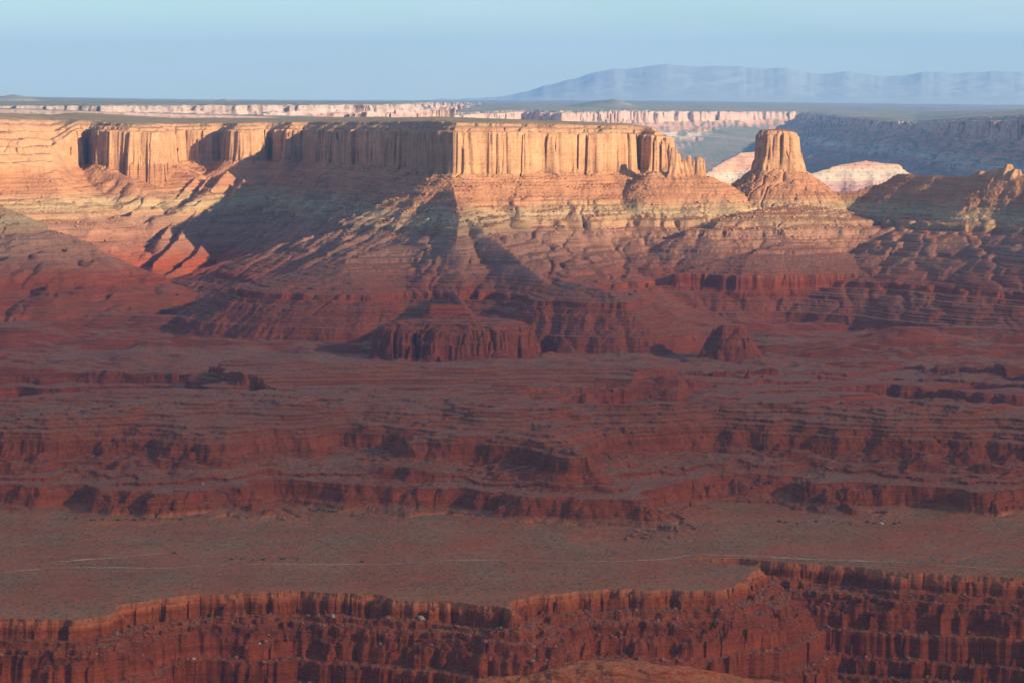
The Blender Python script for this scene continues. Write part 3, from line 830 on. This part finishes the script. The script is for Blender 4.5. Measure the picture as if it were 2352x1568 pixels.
def track(name, pix, width):
    P = np.array([bench_point(*q) for q in pix])
    s = np.concatenate([[0], np.cumsum(np.hypot(*np.diff(P, axis=0).T))])
    q = np.arange(0, s[-1], 5.0)
    px_ = np.interp(q, s, P[:, 0]); py_ = np.interp(q, s, P[:, 1])
    k = np.ones(7) / 7
    py_[3:-3] = np.convolve(py_, k, 'valid'); px_[3:-3] = np.convolve(px_, k, 'valid')
    dx = np.gradient(px_); dy = np.gradient(py_); L_ = np.hypot(dx, dy)
    nx, ny = -dy / L_, dx / L_
    wv = width * np.clip(1 + .9 * np.array(pnoise(q / 60, q * 0 + 3.3)) + .4 * np.array(pnoise(q / 17, q * 0 + 9.3)), .25, 2)
    rows = []
    for e in (-.5, -.17, .17, .5):
        rows.append((px_ + nx * wv * e, py_ + ny * wv * e))
    XX = np.array([r[0] for r in rows]); YY = np.array([r[1] for r in rows])
    ZZ = H(XX, YY)[0]
    ZZ = np.maximum(ZZ, -563) + .25
    o = cut(name, XX, YY, ZZ, np.ones((3, len(q) - 1), bool), M_TRACK); o['kind'] = 'structure'
track('dirt_road', [(-60, 1322), (0, 1315), (110, 1304), (240, 1303), (380, 1306), (440, 1300), (500, 1297), (600, 1296), (760, 1297), (900, 1295), (1033, 1286), (1200, 1286), (1350, 1290), (1502, 1286), (1561, 1280), (1584, 1273), (1678, 1275),
                    (1780, 1280), (1853, 1284), (1940, 1287), (2017, 1290), (2076, 1290), (2146, 1297), (2352, 1309), (2440, 1313)], 5)
track('footpath', [(60, 1300), (105, 1292), (180, 1286), (264, 1281), (330, 1274), (387, 1269)], 2.6)

print('terrain done', time.time() - T0)
# ------------------------------------------------------------------ scattered rubble, scrub, boulders and bushes
def ico(sub_=1):
    import bmesh
    bm = bmesh.new(); bmesh.ops.create_icosphere(bm, subdivisions=sub_, radius=1)
    v = np.array([p.co[:] for p in bm.verts]); f = np.array([[q.index for q in p.verts] for p in bm.faces]); bm.free()
    return v, f
def tri_mesh(name, co, tris, mat):
    me = bpy.data.meshes.new(name)
    me.vertices.add(len(co)); me.vertices.foreach_set('co', co.astype(np.float32).ravel())
    n = len(tris); me.loops.add(n * 3); me.polygons.add(n)
    me.loops.foreach_set('vertex_index', tris.astype(np.int32).ravel())
    me.polygons.foreach_set('loop_start', np.arange(0, n * 3, 3, dtype=np.int32))
    me.update(calc_edges=True); me.materials.append(mat); return me
def sample(n, px0, px1, d0, d1, seed):
    r = np.random.RandomState(seed)
    PXs = r.uniform(px0, px1, n); D = np.sqrt(r.uniform(d0 ** 2, d1 ** 2, n))
    x = (PXs - 1176) / F / .997 * D; y = D
    z, f = H(x[None], y[None]); z2, _ = H(x[None], y[None] - 3); z3, _ = H(x[None] + 3, y[None])
    sl = np.hypot(z2 - z, z3 - z) / 3
    return x, y, z[0], f[0], sl[0], r
IV, IF = ico(1)
def rocks(name, x, y, z, size, mat, seed, flat=.7):
    r = np.random.RandomState(seed); n = len(x)
    jit = 1 + r.uniform(-.38, .38, (n, len(IV), 1))
    V = IV[None] * jit
    a = r.uniform(0, 6.28, n); c, s_ = np.cos(a), np.sin(a)
    sx = r.uniform(.7, 1.3, n); 
    X_ = V[..., 0] * sx[:, None]; Y_ = V[..., 1]
    V = np.stack([X_ * c[:, None] - Y_ * s_[:, None], X_ * s_[:, None] + Y_ * c[:, None], V[..., 2] * flat], -1) * size[:, None, None]
    V = V + np.stack([x, y, z + size * .25], -1)[:, None, :]
    T = IF[None] + (np.arange(n) * len(IV))[:, None, None]
    return link(name, tri_mesh(name, V.reshape(-1, 3), T.reshape(-1, 3), mat))
M_BOULDER = simple_mat('red_boulder', (.15, .045, .022), (.30, .105, .050), .25)
M_PALEB = simple_mat('pale_boulder', (.30, .18, .12), (.42, .28, .20), .3)
x, y, z, f, sl, r = sample(60000, -60, 2420, 3000, 3560, 5)
k = (f == ID['canyon']) & (sl < .9) & (z < -566) & (z > -700)
k = k & (np.arange(len(x)) % 2 == 0)
o = rocks('rubble', x[k], y[k], z[k], r.exponential(.7, k.sum()).clip(.3, 3.6), M_BOULDER, 3); o['kind'] = 'stuff'
x, y, z, f, sl, r = sample(60000, -60, 2420, 6700, 7700, 6)
k = (z < -188) & (z > -340) & (sl < 1.1) & (fbm(x / 90, y / 90, 2, 210) > -.05) & (x < .118 * y) & (f != ID['bench'])
M_TALB = simple_mat('talus_boulder', (.24, .11, .055), (.42, .23, .12), .1)
o = rocks('talus_debris', x[k], y[k], z[k], r.exponential(1.0, k.sum()).clip(.5, 4.5), M_TALB, 4); o['kind'] = 'stuff'
# scrub: small open clumps of leaf-sized faces
def clump(nl, seed, rx=1.0, rz=.7):
    r = np.random.RandomState(seed)
    v = r.normal(size=(nl, 3)); v /= np.linalg.norm(v, axis=1)[:, None]; v *= (r.uniform(.25, 1, nl) ** .5)[:, None]
    v = v * [rx, rx, rz]; v[:, 2] = np.abs(v[:, 2]) + .05
    d1 = r.normal(size=(nl, 3)) * .22; d2 = r.normal(size=(nl, 3)) * .22
    V = np.stack([v - d1, v + d1, v + d2], 1).reshape(-1, 3)
    return V, np.arange(nl * 3).reshape(-1, 3)
M_SCRUB = simple_mat('grey_green_scrub', (.055, .060, .030), (.13, .115, .06), .08)
M_BUSH = simple_mat('green_bush_leaves', (.030, .055, .020), (.075, .10, .035), .2)
x, y, z, f, sl, r = sample(80000, -60, 2420, 3080, 4050, 8)
dn = fbm(x / 160, y / 90, 4, 200)
k = (f == ID['bench']) & (sl < .25) & (r.uniform(-.5, .6, len(x)) < dn)
CV, CF = clump(7, 1)
sz = r.uniform(.8, 1, k.sum()) * (1 + r.exponential(.45, k.sum())).clip(1, 3)
V = CV[None] * sz[:, None, None] + np.stack([x[k], y[k], z[k]], -1)[:, None, :]
T = CF[None] + (np.arange(k.sum()) * len(CV))[:, None, None]
o = link('desert_scrub', tri_mesh('desert_scrub', V.reshape(-1, 3), T.reshape(-1, 3), M_SCRUB)); o['kind'] = 'stuff'
# individual green bushes in the washes at the foot of the scarp
BR = random.Random(4)
def bush(px, py, s, label, group=None, seed=0):
    p = bench_point(px, py)
    V, T = clump(90, seed, 1.0, .75)
    V = V * s * .8; V[:, :2] += 0
    root = bpy.data.objects.new('desert_bush', None); COL.objects.link(root); root.location = p
    link('foliage', tri_mesh('foliage', V, T, M_BUSH), root)
    ang = np.linspace(0, 2 * np.pi, 6, endpoint=False)
    sv = np.concatenate([np.stack([np.cos(ang) * .14 * s, np.sin(ang) * .14 * s, np.full(6, -.4)], 1), np.stack([np.cos(ang) * .07 * s, np.sin(ang) * .07 * s, np.full(6, .5 * s)], 1)])
    st = np.array([[i, (i + 1) % 6, 6 + i] for i in range(6)] + [[(i + 1) % 6, 6 + (i + 1) % 6, 6 + i] for i in range(6)])
    link('stem', tri_mesh('stem', sv, st, M_STEM), root)
    tag(root, label, 'bush', group)
M_STEM = simple_mat('bush_wood', (.08, .05, .035), (.13, .09, .06), 1.0)
clusters = [((150, 420, 1192, 1196), 13, 'dark green bush in the wash under the smooth red domes at left'), ((640, 668, 1190, 1197), 5, 'green bush in the dense clump at the right foot of the red domes'),
            ((705, 790, 1168, 1176), 13, 'green bush in the curved thicket behind the tan rise'), ((800, 850, 1180, 1200), 6, 'green bush along the short gully right of the tan rise'),
            ((1780, 2080, 1196, 1204), 14, 'dark green bush below the long cliff behind the right bench'), ((520, 690, 1280, 1286), 8, 'low bush in the thin line just above the pale track')]
sd_ = 10
for (xa, xb, ya, yb), n_, lb in clusters:
    for i in range(n_):
        sd_ += 1
        t_ = (i + BR.random() * .9) / n_
        bush(xa + (xb - xa) * t_, ya + (yb - ya) * BR.random(), BR.uniform(1.8, 3.6), lb, lb.replace('bush', 'bushes', 1) if False else 'bushes: ' + lb[lb.index('bush') + 5:], sd_)
bush(401, 1271, 3.4, 'single round bush on open ground at the right end of the short faint track', None, 7)
bush(831, 1291, 3.0, 'lone bush standing beside the pale track near the middle left', None, 8)
# boulders
def surface(px, py):
    a, b = ray(px, py)
    D = np.arange(3000, 4300, 1.5)
    zz = H((a * D)[None], D[None])[0][0]
    hit = np.nonzero(zz >= b * D)[0]
    i = hit[0] if len(hit) else len(D) - 1
    return a * D[i], D[i], zz[i]
def boulder(px, py, s, mat, label, group=None, seed=0):
    p = surface(px, py)
    o = rocks('boulder', np.array([0.]), np.array([0.]), np.array([0.]), np.array([s]), mat, seed, .8)
    o.location = p; tag(o, label, 'boulder', group)
for i in range(34):
    t_ = BR.random()
    boulder(1440 + 130 * t_, 1208 + 26 * BR.random() + 8 * (1 - t_), BR.uniform(1.6, 4.2), M_BOULDER, 'dark red fallen block in the pile at the tip of the fluted promontory', 'fallen blocks below the promontory', 100 + i)
boulder(967, 1421, 4.4, M_PALEB, 'largest pale boulder, perched on a ledge of the near canyon wall', None, 201)
boulder(765, 1416, 3.4, M_PALEB, 'pale rounded boulder on the upper ledge left of the wall overhang', None, 202)
boulder(596, 1480, 2.4, M_PALEB, 'small pale boulder low on the rubble slope of the near canyon wall', None, 203)
boulder(444, 1513, 2.6, M_PALEB, 'pale boulder lowest at left on the canyon rubble', None, 204)
boulder(2025, 1204, 3.2, M_PALEB, 'small white block at the foot of the long right cliff', None, 205)
boulder(466, 1113, 2.6, M_PALEB, 'tiny white block on the red ledges above the domes at left', None, 206)
# ------------------------------------------------------------------ unseen clouds added to shade the canyon (high, toward the sun), and the air
def ellipsoid(name, loc, rx, ry, rz, rot, mat, seg=48):
    me = bpy.data.meshes.new(name)
    v = []; f = []
    for i in range(seg // 2 + 1):
        a = math.pi * i / (seg // 2)
        for j in range(seg):
            b = 2 * math.pi * j / seg
            k = 1 + .10 * math.sin(3 * b + rot * 5) + .06 * math.sin(7 * b)
            v.append((math.sin(a) * math.cos(b) * rx * k, math.sin(a) * math.sin(b) * ry * k, math.cos(a) * rz))
    for i in range(seg // 2):
        for j in range(seg):
            f.append((i * seg + j, i * seg + (j + 1) % seg, (i + 1) * seg + (j + 1) % seg, (i + 1) * seg + j))
    me.from_pydata(v, [], f); me.materials.append(mat)
    import bmesh
    bm = bmesh.new(); bm.from_mesh(me); bmesh.ops.remove_doubles(bm, verts=bm.verts, dist=.01); bmesh.ops.recalc_face_normals(bm, faces=bm.faces); bm.to_mesh(me); bm.free()
    o = link(name, me); o.location = loc; o.rotation_euler[2] = rot
    return o
mcl = bpy.data.materials.new('shade_cloud_vapour'); mcl.use_nodes = True
n = mcl.node_tree; n.nodes.clear()
ou = n.nodes.new('ShaderNodeOutputMaterial'); pv = n.nodes.new('ShaderNodeVolumePrincipled')
pv.inputs['Color'].default_value = (1, 1, 1, 1); pv.inputs['Density'].default_value = .00055; pv.inputs['Anisotropy'].default_value = .3
n.links.new(pv.outputs[0], ou.inputs['Volume'])
ALT = 3000
def shade_cloud(gx, gy, rx, ry, rot, gz=-490, rz=420):     # shadow centre on the ground at (gx, gy, gz)
    t = (ALT - gz) / SV[2]
    o = ellipsoid('shade_cloud', (gx + SV[0] * t, gy + SV[1] * t, ALT), rx, ry, rz, rot, mcl)
    o['kind'] = 'structure'
shade_cloud(-300, 4480, 6200, 3000, -.26)  # out of view, placed to shade the foreground and lower slopes
shade_cloud(2000, 7600, 1700, 1500, 0.0, rz=140)  # thinner one, also out of view, added to dim the right ridge

hz = bpy.data.materials.new('air_haze'); hz.use_nodes = True
n = hz.node_tree; n.nodes.clear()
ou = n.nodes.new('ShaderNodeOutputMaterial'); pv = n.nodes.new('ShaderNodeVolumePrincipled')
pv.inputs['Color'].default_value = (.36, .62, 1.0, 1); pv.inputs['Density'].default_value = 1.8e-5; pv.inputs['Anisotropy'].default_value = .27
n.links.new(pv.outputs[0], ou.inputs['Volume'])
x0, x1, y0, y1, z0, z1 = -61000, 61000, -7000, 80000, -800, 1500
me = bpy.data.meshes.new('haze')
me.from_pydata([(x0, y0, z0), (x1, y0, z0), (x1, y1, z0), (x0, y1, z0), (x0, y0, z1), (x1, y0, z1), (x1, y1, z1), (x0, y1, z1)], [],
               [(0, 3, 2, 1), (4, 5, 6, 7), (0, 1, 5, 4), (1, 2, 6, 5), (2, 3, 7, 6), (3, 0, 4, 7)])
me.materials.append(hz)
o = link('haze', me); o['kind'] = 'stuff'
print('script total', time.time() - T0)
